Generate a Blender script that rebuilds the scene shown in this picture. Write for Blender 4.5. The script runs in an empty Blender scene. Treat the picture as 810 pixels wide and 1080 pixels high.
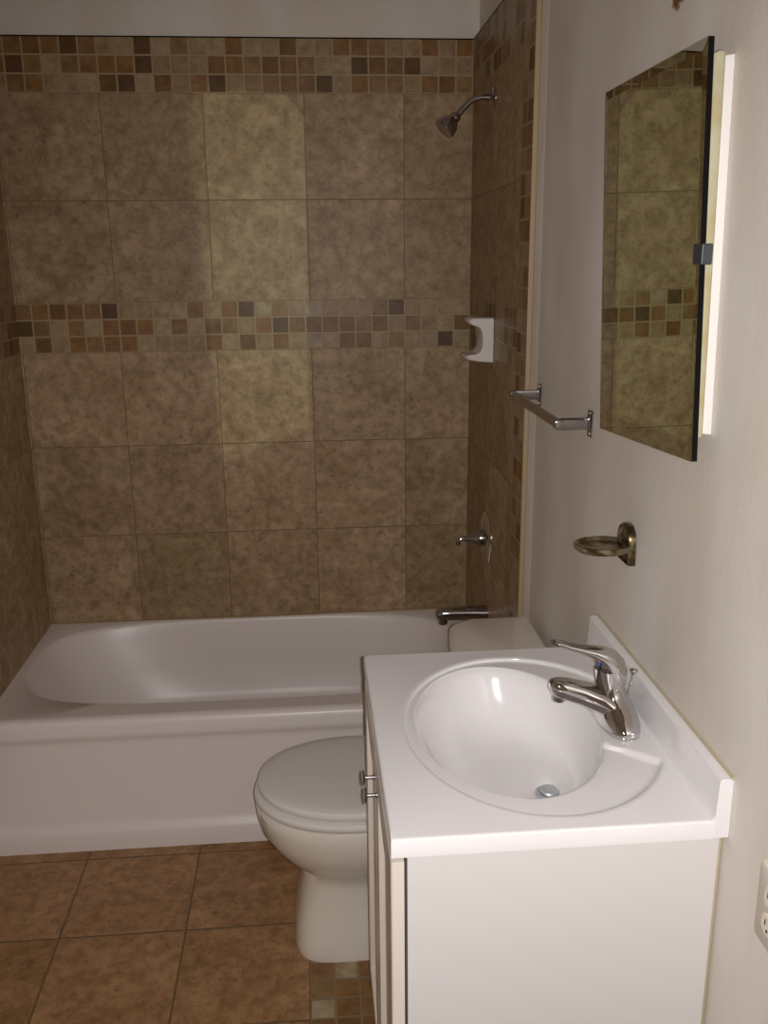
import bpy, bmesh, math
from mathutils import Vector, Matrix

scene = bpy.context.scene
C = scene.collection

# ------------------------------------------------------------------ camera
CAM = Vector((-0.5584, -3.1793, 1.6539))
FPX, PITCH, YAW, ROLL = 962.64, 0.2687, 0.0799, -0.0106
fw = Vector((math.sin(YAW) * math.cos(PITCH), math.cos(YAW) * math.cos(PITCH), -math.sin(PITCH)))
rt = Vector((math.cos(YAW), -math.sin(YAW), 0)); up = rt.cross(fw)
r2 = rt * math.cos(ROLL) + up * math.sin(ROLL); u2 = -rt * math.sin(ROLL) + up * math.cos(ROLL)
cd = bpy.data.cameras.new('camera'); cam = bpy.data.objects.new('camera', cd); C.objects.link(cam)
m = Matrix((r2, u2, -fw)).transposed().to_4x4(); m.translation = CAM
cam.matrix_world = m
cd.sensor_fit = 'VERTICAL'; cd.sensor_height = 36; cd.sensor_width = 27; cd.lens = FPX * 36 / 1080
cd.clip_start = 0.02
scene.camera = cam

# ------------------------------------------------------------------ light and exposure
vs = scene.view_settings
vs.view_transform = 'Standard'; vs.look = 'None'; vs.gamma = 1; vs.use_curve_mapping = False
vs.exposure = 0.0
scene.cycles.caustics_reflective = False
scene.cycles.caustics_refractive = False
w = bpy.data.worlds.new('world'); scene.world = w; w.use_nodes = True
w.node_tree.nodes['Background'].inputs[0].default_value = (1.0, 0.68, 0.52, 1)
w.node_tree.nodes['Background'].inputs[1].default_value = 0.13

# the flash of the camera that took the picture
fl = bpy.data.lights.new('camera_flash', 'SPOT'); fl.energy = 87; fl.shadow_soft_size = 0.007
fl.spot_size = math.radians(118); fl.spot_blend = 0.85
fl.color = (1.0, 0.965, 0.945)
flo = bpy.data.objects.new('camera_flash', fl); C.objects.link(flo)
flo.location = CAM + r2 * 0.016 + u2 * 0.004
flo.rotation_mode = 'QUATERNION'; flo.rotation_quaternion = (fw + r2 * 0.13 - u2 * 0.12).to_track_quat('-Z', 'Y')

# added spot standing in for flash light the wall mirror throws onto the tiles
mir = Vector((-0.035, -1.74, 1.64))
ml = bpy.data.lights.new('mirror_bounce', 'SPOT'); ml.energy = 17; ml.shadow_soft_size = 0.004
ml.color = (0.80, 0.98, 0.66); ml.spot_size = math.radians(75); ml.spot_blend = 0.1
mlo = bpy.data.objects.new('mirror_bounce', ml); C.objects.link(mlo)
mq = (Vector((-0.72, 0, 1.58)) - mir).to_track_quat('-Z', 'Y')
mlo.rotation_mode = 'QUATERNION'; mlo.rotation_quaternion = mq; mlo.location = mir


def mirror_light_nodes():
    """node mask drawing the thrown-back light: the bevelled mirror's quadrilateral and its bevel lines"""
    ml.use_nodes = True
    nt = ml.node_tree; N, L = nt.nodes, nt.links
    em = N['Emission']
    tc = N.new('ShaderNodeTexCoord'); sp = N.new('ShaderNodeSeparateXYZ'); L.new(tc.outputs['Normal'], sp.inputs[0])

    def mth(op, a, b=None, c=None, clamp=False):
        n = N.new('ShaderNodeMath'); n.operation = op; n.use_clamp = clamp
        for i, v in enumerate((a, b, c)):
            if v is None: continue
            if isinstance(v, (int, float)): n.inputs[i].default_value = v
            else: L.new(v, n.inputs[i])
        return n.outputs[0]
    az = mth('ABSOLUTE', sp.outputs[2])
    U = mth('DIVIDE', sp.outputs[0], az); V = mth('DIVIDE', sp.outputs[1], az)
    inv = mq.to_matrix().transposed()

    def uv(X, Z):
        d = inv @ (Vector((X, 0, Z)) - mir)
        return d.x / abs(d.z), d.y / abs(d.z)

    def half(p, q, soft):
        (x0, y0), (x1, y1) = uv(*p), uv(*q)
        nx, ny = -(y1 - y0), (x1 - x0); l = math.hypot(nx, ny); nx /= l; ny /= l
        d = mth('ADD', mth('MULTIPLY', U, nx), mth('MULTIPLY_ADD', V, ny, -(nx * x0 + ny * y0)))
        return mth('MULTIPLY_ADD', d, 1 / soft, 0.5, clamp=True)

    def poly(pts, soft=0.004):
        # points in an order whose inside lies to the left in (u, v)
        q = [uv(*p) for p in pts]
        area = sum(q[i][0] * q[(i + 1) % len(q)][1] - q[(i + 1) % len(q)][0] * q[i][1] for i in range(len(q)))
        if area < 0: pts = pts[::-1]
        out = None
        for i in range(len(pts)):
            h = half(pts[i], pts[(i + 1) % len(pts)], soft)
            out = h if out is None else mth('MULTIPLY', out, h)
        return out
    def line(p, q, wd):
        d = Vector((q[0] - p[0], q[1] - p[1])).normalized(); n = Vector((-d.y, d.x)) * wd / 2
        return poly([(p[0] + n.x, p[1] + n.y), (q[0] + n.x, q[1] + n.y), (q[0] - n.x, q[1] - n.y), (p[0] - n.x, p[1] - n.y)], 0.006)
    tot = mth('MULTIPLY', poly(PATCH), 1.0)
    for pl, st in ((line((-0.912, 2.15), (-0.868, 0.98), 0.022), 0.6),
                   (line((-1.013, 1.945), (-0.72, 1.850), 0.012), 0.7),
                   (line((-0.76, 1.862), (-0.54, 1.872), 0.010), 0.6),
                   (line((-0.975, 1.262), (-0.62, 1.355), 0.014), 0.7),
                   (line((-1.215, 2.0), (-1.205, 1.12), 0.010), 0.22)):
        tot = mth('ADD', tot, mth('MULTIPLY', pl, st))
    L.new(tot, em.inputs['Strength'])


PATCH = [(-0.872, 0.975), (-0.566, 1.085), (-0.545, 2.10), (-0.60, 2.165), (-0.90, 2.20)]
mirror_light_nodes()


# ------------------------------------------------------------------ helpers
def lin(r, g, b):
    f = lambda c: (c / 255 / 12.92) if c / 255 <= 0.04045 else ((c / 255 + 0.055) / 1.055) ** 2.4
    return (f(r), f(g), f(b), 1)


def mat(name, col, rough=0.5, metal=0.0, spec=0.5, coat=0.0, bump=0.0, bscale=60, mottle=0.0, mscale=6, col2=None):
    mt = bpy.data.materials.new(name); mt.use_nodes = True
    nt = mt.node_tree; b = nt.nodes['Principled BSDF']
    b.inputs['Base Color'].default_value = col
    b.inputs['Roughness'].default_value = rough; b.inputs['Metallic'].default_value = metal
    b.inputs['Specular IOR Level'].default_value = spec
    b.inputs['Coat Weight'].default_value = coat; b.inputs['Coat Roughness'].default_value = 0.08
    tc = nt.nodes.new('ShaderNodeTexCoord')
    if bump:
        n = nt.nodes.new('ShaderNodeTexNoise'); n.inputs['Scale'].default_value = bscale; n.inputs['Detail'].default_value = 4
        nt.links.new(tc.outputs['Object'], n.inputs['Vector'])
        bp = nt.nodes.new('ShaderNodeBump'); bp.inputs['Strength'].default_value = bump; bp.inputs['Distance'].default_value = 0.002
        nt.links.new(n.outputs['Fac'], bp.inputs['Height']); nt.links.new(bp.outputs[0], b.inputs['Normal'])
    if col2:
        n = nt.nodes.new('ShaderNodeTexNoise'); n.inputs['Scale'].default_value = mscale; n.inputs['Detail'].default_value = 5
        nt.links.new(tc.outputs['Object'], n.inputs['Vector'])
        r = nt.nodes.new('ShaderNodeValToRGB'); r.color_ramp.elements[0].position = 0.5 - mottle; r.color_ramp.elements[1].position = 0.5 + mottle
        r.color_ramp.elements[0].color = col; r.color_ramp.elements[1].color = col2
        nt.links.new(n.outputs['Fac'], r.inputs[0]); nt.links.new(r.outputs[0], b.inputs['Base Color'])
    return mt


def tile_mat(name, palette, grout, gw, rough=0.35, seed=0.0, contrast=1.0):
    """UV in tile units; every tile gets a palette colour and a stone mottle"""
    mt = bpy.data.materials.new(name); mt.use_nodes = True
    nt = mt.node_tree; N, L = nt.nodes, nt.links; b = N['Principled BSDF']
    uv = N.new('ShaderNodeUVMap')
    fl_ = N.new('ShaderNodeVectorMath'); fl_.operation = 'FLOOR'; L.new(uv.outputs[0], fl_.inputs[0])
    fr = N.new('ShaderNodeVectorMath'); fr.operation = 'FRACTION'; L.new(uv.outputs[0], fr.inputs[0])
    wn = N.new('ShaderNodeTexWhiteNoise'); wn.noise_dimensions = '4D'; wn.inputs['W'].default_value = seed
    L.new(fl_.outputs[0], wn.inputs['Vector'])
    rp = N.new('ShaderNodeValToRGB'); rp.color_ramp.interpolation = 'CONSTANT'
    els = rp.color_ramp.elements
    while len(els) < len(palette): els.new(0.5)
    for i, (p, c) in enumerate(palette): els[i].position = p; els[i].color = c
    L.new(wn.outputs['Value'], rp.inputs[0])
    tc = N.new('ShaderNodeTexCoord')
    # shift the stone figure tile by tile
    sh = N.new('ShaderNodeVectorMath'); sh.operation = 'MULTIPLY_ADD'; sh.inputs[1].default_value = (3, 3, 3)
    L.new(wn.outputs['Color'], sh.inputs[0]); L.new(tc.outputs['Object'], sh.inputs[2])
    def noise(sc, det, dist=0.0):
        n = N.new('ShaderNodeTexNoise'); n.inputs['Scale'].default_value = sc; n.inputs['Detail'].default_value = det
        n.inputs['Roughness'].default_value = 0.65; n.inputs['Distortion'].default_value = dist
        L.new(sh.outputs[0], n.inputs['Vector']); return n.outputs['Fac']
    def ramp(src, p0, p1, c0, c1):
        r = N.new('ShaderNodeValToRGB'); r.color_ramp.elements[0].position = p0; r.color_ramp.elements[1].position = p1
        r.color_ramp.elements[0].color = (c0,) * 3 + (1,) if not isinstance(c0, tuple) else c0
        r.color_ramp.elements[1].color = (c1,) * 3 + (1,) if not isinstance(c1, tuple) else c1
        L.new(src, r.inputs[0]); return r.outputs[0]
    def mul(a, c, f=1.0):
        x = N.new('ShaderNodeMix'); x.data_type = 'RGBA'; x.blend_type = 'MULTIPLY'; x.inputs[0].default_value = f
        L.new(a, x.inputs[6]); L.new(c, x.inputs[7]); return x.outputs[2]
    k = contrast
    c = mul(rp.outputs[0], ramp(noise(7, 7, 0.8), 0.34, 0.66, (1 - .26 * k, 1 - .31 * k, 1 - .40 * k, 1), (1.04, 1.04, 1.05, 1)))
    c = mul(c, ramp(noise(30, 6), 0.34, 0.60, (1 - .34 * k, 1 - .37 * k, 1 - .40 * k, 1), (1.05, 1.05, 1.05, 1)))
    c = mul(c, ramp(noise(75, 3), 0.28, 0.42, 1 - .40 * k, 1.0))
    # grout: distance to the tile's edge
    sp = N.new('ShaderNodeSeparateXYZ'); L.new(fr.outputs[0], sp.inputs[0])
    def mth(op, a, bb, clamp=False):
        n = N.new('ShaderNodeMath'); n.operation = op; n.use_clamp = clamp
        for i, v in enumerate((a, bb)):
            if isinstance(v, (int, float)): n.inputs[i].default_value = v
            elif v is not None: L.new(v, n.inputs[i])
        return n.outputs[0]
    ex = mth('MINIMUM', sp.outputs[0], mth('SUBTRACT', 1.0, sp.outputs[0]))
    ey = mth('MINIMUM', sp.outputs[1], mth('SUBTRACT', 1.0, sp.outputs[1]))
    e = mth('MINIMUM', ex, ey)
    wob = mth('MULTIPLY', mth('SUBTRACT', noise(60, 2), 0.5), gw * 0.9)
    e2 = mth('ADD', e, wob)
    mask = mth('MULTIPLY', mth('SUBTRACT', e2, gw * 0.75), 1 / (gw * 0.5), True)
    mx = N.new('ShaderNodeMix'); mx.data_type = 'RGBA'; L.new(mask, mx.inputs[0])
    mx.inputs[6].default_value = grout; L.new(c, mx.inputs[7]); L.new(mx.outputs[2], b.inputs['Base Color'])
    ht = mth('ADD', mask, mth('MULTIPLY', noise(45, 5), 0.25))
    bp = N.new('ShaderNodeBump'); bp.inputs['Strength'].default_value = 0.5; bp.inputs['Distance'].default_value = 0.0015
    L.new(ht, bp.inputs['Height']); L.new(bp.outputs[0], b.inputs['Normal'])
    b.inputs['Roughness'].default_value = rough; b.inputs['Specular IOR Level'].default_value = 0.28
    return mt


def link(name, bm, mats, parent=None, smooth=True, label=None, bevel=0, seg=3, sub=0, angle=40):
    me = bpy.data.meshes.new(name); bmesh.ops.recalc_face_normals(bm, faces=bm.faces[:]); bm.to_mesh(me); bm.free()
    o = bpy.data.objects.new(name, me); C.objects.link(o)
    for mm in (mats if isinstance(mats, (list, tuple)) else [mats]): me.materials.append(mm)
    if smooth:
        for p in me.polygons: p.use_smooth = True
    if bevel:
        b = o.modifiers.new('bevel', 'BEVEL'); b.width = bevel; b.segments = seg; b.limit_method = 'ANGLE'; b.angle_limit = math.radians(angle)
        b.harden_normals = True
    if sub:
        s = o.modifiers.new('sub', 'SUBSURF'); s.levels = sub; s.render_levels = sub
    if smooth and not sub:
        me.set_sharp_from_angle(angle=math.radians(38))
    if parent is not None:
        o.parent = parent
        o.matrix_parent_inverse = Matrix.Translation(parent.location).inverted() if parent.type == 'EMPTY' else Matrix()
    if label: o['label'] = label
    return o


def thing(name, label, cat, loc, group=None):
    o = bpy.data.objects.new(name, None); C.objects.link(o); o.location = loc; o.empty_display_size = 0.05
    o['label'] = label; o['category'] = cat
    if group: o['group'] = group
    return o


def struct(o):
    o['kind'] = 'structure'; return o


def box(bm, x0, x1, y0, y1, z0, z1, mi=0):
    v = [bm.verts.new((x, y, z)) for x in (x0, x1) for y in (y0, y1) for z in (z0, z1)]
    for f in ((0, 1, 3, 2), (4, 6, 7, 5), (0, 4, 5, 1), (2, 3, 7, 6), (0, 2, 6, 4), (1, 5, 7, 3)):
        bm.faces.new([v[i] for i in f]).material_index = mi
    return bm


def loft(bm, rings, cap0=True, cap1=True, closed=True):
    vs_ = [[bm.verts.new(p) for p in r] for r in rings]
    n = len(vs_[0])
    for a, b in zip(vs_, vs_[1:]):
        for i in range(n if closed else n - 1):
            j = (i + 1) % n
            bm.faces.new((a[i], a[j], b[j], b[i]))
    if cap0: bm.faces.new(vs_[0][::-1])
    if cap1: bm.faces.new(vs_[-1])
    return vs_


def frame(d):
    d = Vector(d).normalized()
    a = Vector((0, 1, 0)) if abs(d.y) < 0.9 else Vector((1, 0, 0))
    s = d.cross(a).normalized(); return s, d.cross(s).normalized() * -1


def section(c, d, ra, rb, n=24, ex=2.0):
    """superellipse ring round c, normal d; rb is the half size along Y (or X when d is along Y)"""
    s, t = frame(d); c = Vector(c); out = []
    for i in range(n):
        a = 2 * math.pi * i / n; ca, sa = math.cos(a), math.sin(a)
        x = math.copysign(abs(ca) ** (2 / ex), ca) * ra; y = math.copysign(abs(sa) ** (2 / ex), sa) * rb
        out.append(c + s * x + t * y)
    return out


def sweep(bm, secs, n=24):
    """secs: (centre, direction, ra, rb, exponent)"""
    loft(bm, [section(c, d, ra, rb, n, ex) for c, d, ra, rb, ex in secs])
    return bm


def lathe(bm, o, d, prof, n=32):
    """prof: (distance along d, radius)"""
    o = Vector(o); d = Vector(d).normalized()
    loft(bm, [section(o + d * a, d, max(r, 1e-4), max(r, 1e-4), n) for a, r in prof])
    return bm


def tube(bm, pts, r, n=16):
    pts = [Vector(p) for p in pts]; rs = []
    for i, p in enumerate(pts):
        d = (pts[min(i + 1, len(pts) - 1)] - pts[max(i - 1, 0)])
        rs.append(section(p, d, r if not isinstance(r, list) else r[i], r if not isinstance(r, list) else r[i], n))
    loft(bm, rs); return bm


def catmull(pts, k=6):
    P = [Vector(p) for p in pts]; P = [2 * P[0] - P[1]] + P + [2 * P[-1] - P[-2]]; out = []
    for i in range(1, len(P) - 2):
        for j in range(k):
            t = j / k
            out.append(0.5 * ((2 * P[i]) + (-P[i - 1] + P[i + 1]) * t + (2 * P[i - 1] - 5 * P[i] + 4 * P[i + 1] - P[i + 2]) * t * t
                              + (-P[i - 1] + 3 * P[i] - 3 * P[i + 1] + P[i + 2]) * t ** 3))
    out.append(P[-2]); return out


def ray_r(th, a0, a1, b0, b1, ex=None):
    """distance from the centre to a rectangle (ex None) or superellipse in direction th; a0/a1 = half sizes at -x/+x, b0/b1 at -y/+y"""
    c, s = math.cos(th), math.sin(th)
    a = a1 if c >= 0 else a0; b = b1 if s >= 0 else b0
    if ex is None:
        return min(a / abs(c) if abs(c) > 1e-9 else 1e9, b / abs(s) if abs(s) > 1e-9 else 1e9)
    return (abs(c / a) ** ex + abs(s / b) ** ex) ** (-1 / ex)


# ------------------------------------------------------------------ materials
LT = [(0.0, lin(180, 155, 123)), (0.35, lin(172, 147, 117)), (0.65, lin(186, 161, 129)), (0.85, lin(168, 145, 112))]
M_tile = tile_mat('beige_stone_tile', LT, lin(128, 106, 76), 0.005, seed=1.3, rough=0.46)
M_tile_l = tile_mat('beige_stone_tile_side', LT, lin(150, 128, 104), 0.006, seed=4.3, rough=0.5)
M_floor = tile_mat('brown_floor_tile', [(0.0, lin(172, 134, 96)), (0.4, lin(165, 127, 88)), (0.7, lin(178, 140, 100)), (0.9, lin(169, 131, 90))],
                   lin(112, 88, 62), 0.009, seed=2.1, rough=0.42)
MOS = [(0.0, lin(166, 144, 112)), (0.15, lin(142, 106, 62)), (0.30, lin(172, 152, 122)), (0.42, lin(128, 94, 54)),
       (0.56, lin(146, 116, 76)), (0.66, lin(162, 136, 104)), (0.78, lin(102, 76, 46)), (0.84, lin(142, 108, 72)), (0.93, lin(168, 146, 116))]
M_mos = tile_mat('stone_mosaic', MOS, lin(162, 142, 110), 0.05, seed=7.7, rough=0.4, contrast=0.85)
M_mosf = tile_mat('stone_mosaic_floor', [(p, c) for p, c in MOS], lin(130, 112, 84), 0.05, seed=3.2, rough=0.45, contrast=0.8)
M_trim = mat('cream_tile_edge', lin(166, 144, 112), 0.45, bump=0.2, bscale=40)
M_ceil = mat('ceiling_paint', lin(215, 205, 195), 0.9, bump=0.2, bscale=90)
M_porc = mat('white_porcelain', lin(228, 224, 220), 0.16, coat=0.3)
M_porc_w = mat('cream_white_porcelain', lin(222, 214, 202), 0.14, coat=0.4)
M_seat = mat('white_seat_plastic', lin(226, 223, 219), 0.22, coat=0.2)
M_tub = mat('white_enamel', lin(228, 219, 215), 0.34)
M_marble = mat('white_cultured_marble', lin(234, 231, 232), 0.14, coat=0.4)
M_cab = mat('white_cabinet_laminate', lin(219, 215, 213), 0.42, bump=0.03, bscale=200)
M_cabdoor = mat('white_cabinet_door', lin(226, 216, 204), 0.35)
M_dark = mat('dark_gap', lin(14, 13, 12), 0.8, spec=0.1)
M_chrome = mat('chrome', (0.66, 0.64, 0.63, 1), 0.07, metal=1)
M_steel = mat('brushed_steel', (0.62, 0.60, 0.58, 1), 0.28, metal=1)
M_dchrome = mat('dull_chrome', (0.42, 0.40, 0.40, 1), 0.16, metal=1)
M_brass = mat('tarnished_nickel', lin(168, 156, 128), 0.28, metal=0.9, col2=lin(92, 78, 52), mottle=0.10, mscale=40)
M_clip = mat('dark_grey_plastic', lin(52, 55, 60), 0.4)
M_caulk = mat('yellowed_caulk', lin(176, 172, 146), 0.6, col2=lin(168, 154, 112), mottle=0.15, mscale=25, bump=0.6, bscale=60)
M_plaster = mat('white_plaster', lin(222, 218, 214), 0.7, bump=0.4, bscale=50)
M_plate = mat('ivory_plastic', lin(225, 212, 196), 0.35)
M_blue = mat('blue_marker', lin(40, 90, 170), 0.3)
M_red = mat('red_marker', lin(150, 50, 50), 0.3)
M_drain = mat('worn_chrome', (0.62, 0.66, 0.70, 1), 0.42, metal=0.6)
M_ceramic = mat('white_glazed_ceramic', lin(226, 220, 216), 0.14, coat=0.5)


def mirror_mat():
    mt = bpy.data.materials.new('mirror_glass'); mt.use_nodes = True
    b = mt.node_tree.nodes['Principled BSDF']
    b.inputs['Base Color'].default_value = (0.70, 0.76, 0.62, 1); b.inputs['Metallic'].default_value = 1; b.inputs['Roughness'].default_value = 0.0
    return mt


def paint_mat():
    """off-white wall paint with vertical roller streaks, scuffed patches and one rusty spot where a fixture was"""
    mt = bpy.data.materials.new('wall_paint'); mt.use_nodes = True
    nt = mt.node_tree; N, L = nt.nodes, nt.links; b = N['Principled BSDF']
    tc = N.new('ShaderNodeTexCoord')
    mp = N.new('ShaderNodeMapping'); mp.inputs['Scale'].default_value = (5, 5.5, 2.0); L.new(tc.outputs['Object'], mp.inputs[0])
    n1 = N.new('ShaderNodeTexNoise'); n1.inputs['Scale'].default_value = 1.0; n1.inputs['Detail'].default_value = 4; L.new(mp.outputs[0], n1.inputs['Vector'])
    r = N.new('ShaderNodeValToRGB'); r.color_ramp.elements[0].position = 0.42; r.color_ramp.elements[1].position = 0.68
    r.color_ramp.elements[0].color = lin(216, 206, 194); r.color_ramp.elements[1].color = lin(226, 220, 214)
    L.new(n1.outputs['Fac'], r.inputs[0])
    # rusty spot
    def dist(p):
        n = N.new('ShaderNodeVectorMath'); n.operation = 'DISTANCE'; n.inputs[1].default_value = p
        nn = N.new('ShaderNodeTexNoise'); nn.inputs['Scale'].default_value = 45; L.new(tc.outputs['Object'], nn.inputs['Vector'])
        L.new(tc.outputs['Object'], n.inputs[0])
        a = N.new('ShaderNodeMath'); a.operation = 'MULTIPLY_ADD'; a.inputs[1].default_value = -0.05
        L.new(nn.outputs['Fac'], a.inputs[0]); L.new(n.outputs['Value'], a.inputs[2]); return a.outputs[0]
    d = dist((0.02, -1.675, 2.045))
    k = N.new('ShaderNodeMapRange'); k.inputs[1].default_value = -0.004; k.inputs[2].default_value = 0.002
    k.inputs[3].default_value = 1; k.inputs[4].default_value = 0; L.new(d, k.inputs[0])
    x = N.new('ShaderNodeMix'); x.data_type = 'RGBA'; L.new(k.outputs[0], x.inputs[0]); L.new(r.outputs[0], x.inputs[6])
    x.inputs[7].default_value = lin(120, 78, 40)
    L.new(x.outputs[2], b.inputs['Base Color'])
    b.inputs['Roughness'].default_value = 0.55; b.inputs['Specular IOR Level'].default_value = 0.35
    n2 = N.new('ShaderNodeTexNoise'); n2.inputs['Scale'].default_value = 120; n2.inputs['Detail'].default_value = 3; L.new(tc.outputs['Object'], n2.inputs['Vector'])
    n3 = N.new('ShaderNodeTexNoise'); n3.inputs['Scale'].default_value = 9; n3.inputs['Detail'].default_value = 3; L.new(mp.outputs[0], n3.inputs['Vector'])
    n3.inputs['Scale'].default_value = 1.7
    ad = N.new('ShaderNodeMath'); ad.operation = 'MULTIPLY_ADD'; ad.inputs[1].default_value = 1.2; L.new(n3.outputs['Fac'], ad.inputs[0]); L.new(n2.outputs['Fac'], ad.inputs[2])
    bp = N.new('ShaderNodeBump'); bp.inputs['Strength'].default_value = 0.22; bp.inputs['Distance'].default_value = 0.0018
    L.new(ad.outputs[0], bp.inputs['Height']); L.new(bp.outputs[0], b.inputs['Normal'])
    return mt


M_mirror = mirror_mat()
M_paint = paint_mat()

# ------------------------------------------------------------------ room shell
H, X0, S, MB, S3 = 0.3926, -1.1916, 0.3222, 0.1631, 0.3279
FX, FY, FS = -1.2374, -1.1662, 0.3183
Z0 = H + S3                 # top of the first wall row
Z1 = Z0 + 2 * S - 0.0       # bottom of the middle mosaic band
Z2 = Z1 + MB; Z3 = Z2 + 2 * S; Z4 = Z3 + MB
CEIL = 2.52; LW = -1.52; RW = 0.02; YB = -4.3; YT = -0.845
MP = 0.0565


def uvquad(bm, uvl, pts, uvs, mi):
    f = bm.faces.new([bm.verts.new(p) for p in pts]); f.material_index = mi
    for l, t in zip(f.loops, uvs): l[uvl].uv = t


def panel(bm, uvl, axis, const, a0, a1, z0, z1, mi, ua, ub, va, vb):
    P = (lambda a, z: (a, const, z)) if axis == 'x' else (lambda a, z: (const, a, z))
    uvquad(bm, uvl, [P(a0, z0), P(a1, z0), P(a1, z1), P(a0, z1)], [(ua, va), (ub, va), (ub, vb), (ua, vb)], mi)


def tiled(bm, uvl, axis, const, a0, a1, org, seed):
    U = lambda a: (a - org) / S + seed
    Um = lambda a: a / MP + seed * 7
    panel(bm, uvl, axis, const, a0, a1, 0.2, Z0, 0, U(a0), U(a1), 1 - (Z0 - 0.2) / S3, 1)
    panel(bm, uvl, axis, const, a0, a1, Z0, Z1, 0, U(a0), U(a1), 1, 3)
    panel(bm, uvl, axis, const, a0, a1, Z1, Z2, 1, Um(a0), Um(a1), 0, 3)
    panel(bm, uvl, axis, const, a0, a1, Z2, Z3, 0, U(a0), U(a1), 4, 6)
    panel(bm, uvl, axis, const, a0, a1, Z3, Z4, 1, Um(a0), Um(a1), 5, 8)


# back wall
bm = bmesh.new(); uvl = bm.loops.layers.uv.new('UVMap')
tiled(bm, uvl, 'x', 0.0, LW, 0.0, X0, 10)
box(bm, LW, RW, 0.012, 0.13, 0, CEIL, 2)
box(bm, LW, RW, 0.0, 0.012, Z4 - 0.004, Z4, 3)
bw = struct(link('wall_back', bm, [M_tile, M_mos, M_paint, M_trim], smooth=False))

# left wall: tiled over the tub, painted beyond
bm = bmesh.new(); uvl = bm.loops.layers.uv.new('UVMap')
tiled(bm, uvl, 'y', LW, -0.90, 0.0, -0.16, 30)
box(bm, LW - 0.13, LW - 0.012, YB, 0.13, 0, CEIL, 2)
box(bm, LW - 0.012, LW, -0.912, -0.90, 0, Z4, 3)
box(bm, LW - 0.012, LW, -0.9, 0, Z4 - 0.004, Z4, 3)
struct(link('wall_left', bm, [M_tile_l, M_mos, M_paint, M_trim], smooth=False))

# right wall: tiled surround standing proud, with an upright mosaic border, then painted plaster
bm = bmesh.new(); uvl = bm.loops.layers.uv.new('UVMap')
YV = YT + 0.118
U = lambda a: -(a + 0.02) / S + 50
for z0, z1, v0, v1 in ((0.2, Z0, 1 - (Z0 - 0.2) / S3, 1), (Z0, Z1, 1, 3), (Z2, Z3, 4, 6)):
    panel(bm, uvl, 'y', 0.0, YV, 0, z0, z1, 0, U(YV), U(0), v0, v1)
for z0, z1, v0 in ((Z1, Z2, 0), (Z3, Z4, 5)):
    panel(bm, uvl, 'y', 0.0, YV, 0, z0, z1, 1, (YV) / MP, 0, v0, v0 + 3)
panel(bm, uvl, 'y', 0.0, YT + 0.005, YV, 0.2, Z4, 1, 21, 23, (0.2) / MP + 60, Z4 / MP + 60)
box(bm, 0.0, RW - 0.0005, YT, YT + 0.005, 0.0, Z4, 3)
box(bm, 0.0, RW, YT, 0, Z4 - 0.004, Z4, 3)
struct(link('wall_right_tiled', bm, [M_tile, M_mos, M_paint, M_trim], smooth=False))
bm = bmesh.new(); box(bm, RW, RW + 0.13, YB, 0.13, 0, CEIL)
struct(link('wall_right', bm, M_paint, smooth=False))

# rounded edging strip at the end of the tiled surround
bm = bmesh.new()
box(bm, -0.001, 0.0125, YT - 0.003, YT + 0.007, 0.0, Z4 + 0.002)
w0 = len(bm.faces)
loft(bm, [[(0.0125, YT - 0.001, z), (RW - 0.0005, YT - 0.045, z), (RW - 0.0005, YT + 0.006, z), (0.0125, YT + 0.006, z)] for z in (0.0, Z4 + 0.002)])  # painted wedge, added and sloped so the end face looks less bright
bm.faces.ensure_lookup_table()
for i in range(w0, len(bm.faces)): bm.faces[i].material_index = 1
struct(link('trim_1', bm, [M_trim, M_paint], bevel=0.003))

# floor
bm = bmesh.new(); uvl = bm.loops.layers.uv.new('UVMap')
XM = FX + 2 * FS
def fq(x0, x1, y0, y1, mi, f, z=0.0):
    uvquad(bm, uvl, [(x0, y0, z), (x1, y0, z), (x1, y1, z), (x0, y1, z)], [f(x0, y0), f(x1, y0), f(x1, y1), f(x0, y1)], mi)
ff = lambda x, y: ((x - FX) / FS + 80, (y - FY) / FS + 80)
fm = lambda x, y: ((x - XM) / 0.0575 + 200, (y + 1.369) / 0.0575 + 200)
fq(LW - 0.13, XM, YB, 0.13, 0, ff)
fq(XM, RW + 0.13, YB, 0.13, 1, fm)
box(bm, LW - 0.13, RW + 0.13, YB, 0.13, -0.1, -0.002, 2)
struct(link('floor', bm, [M_floor, M_mosf, M_ceil], smooth=False))

bm = bmesh.new(); box(bm, LW - 0.13, RW + 0.13, YB, 0.13, CEIL, CEIL + 0.1)
struct(link('ceiling', bm, M_ceil, smooth=False))

# ------------------------------------------------------------------ bathtub
TX0, TX1, TY0, TY1 = LW, 0.0, -0.728, 0.0
tub = thing('bathtub', 'white enamelled bathtub with a plain apron set between three tiled walls', 'bathtub', (-0.76, -0.4, 0))
bm = bmesh.new()
cx, cy = -0.76, -0.335
angs = [2 * math.pi * i / 120 for i in range(120)]
for X in (TX0, TX1):
    for Y in (TY0, TY1):
        a = math.atan2(Y - cy, X - cx) % (2 * math.pi)
        j = min(range(len(angs)), key=lambda i: abs(angs[i] - a)); angs[j] = a
def rect_ring(z, ins=0.0):
    return [(cx + math.cos(t) * ray_r(t, cx - TX0 - ins, TX1 - cx - ins, cy - TY0 - ins, TY1 - cy - ins), cy + math.sin(t) * ray_r(t, cx - TX0 - ins, TX1 - cx - ins, cy - TY0 - ins, TY1 - cy - ins), z) for t in angs]
def in_ring(z, k0, k1, ky, ex, dx0=0.0):
    return [(cx + math.cos(t) * ray_r(t, k0, k1, ky, ky, ex), cy + math.sin(t) * ray_r(t, k0, k1, ky, ky, ex), z) for t in angs]
A0, A1, B = 0.735, 0.69, 0.331
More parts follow.
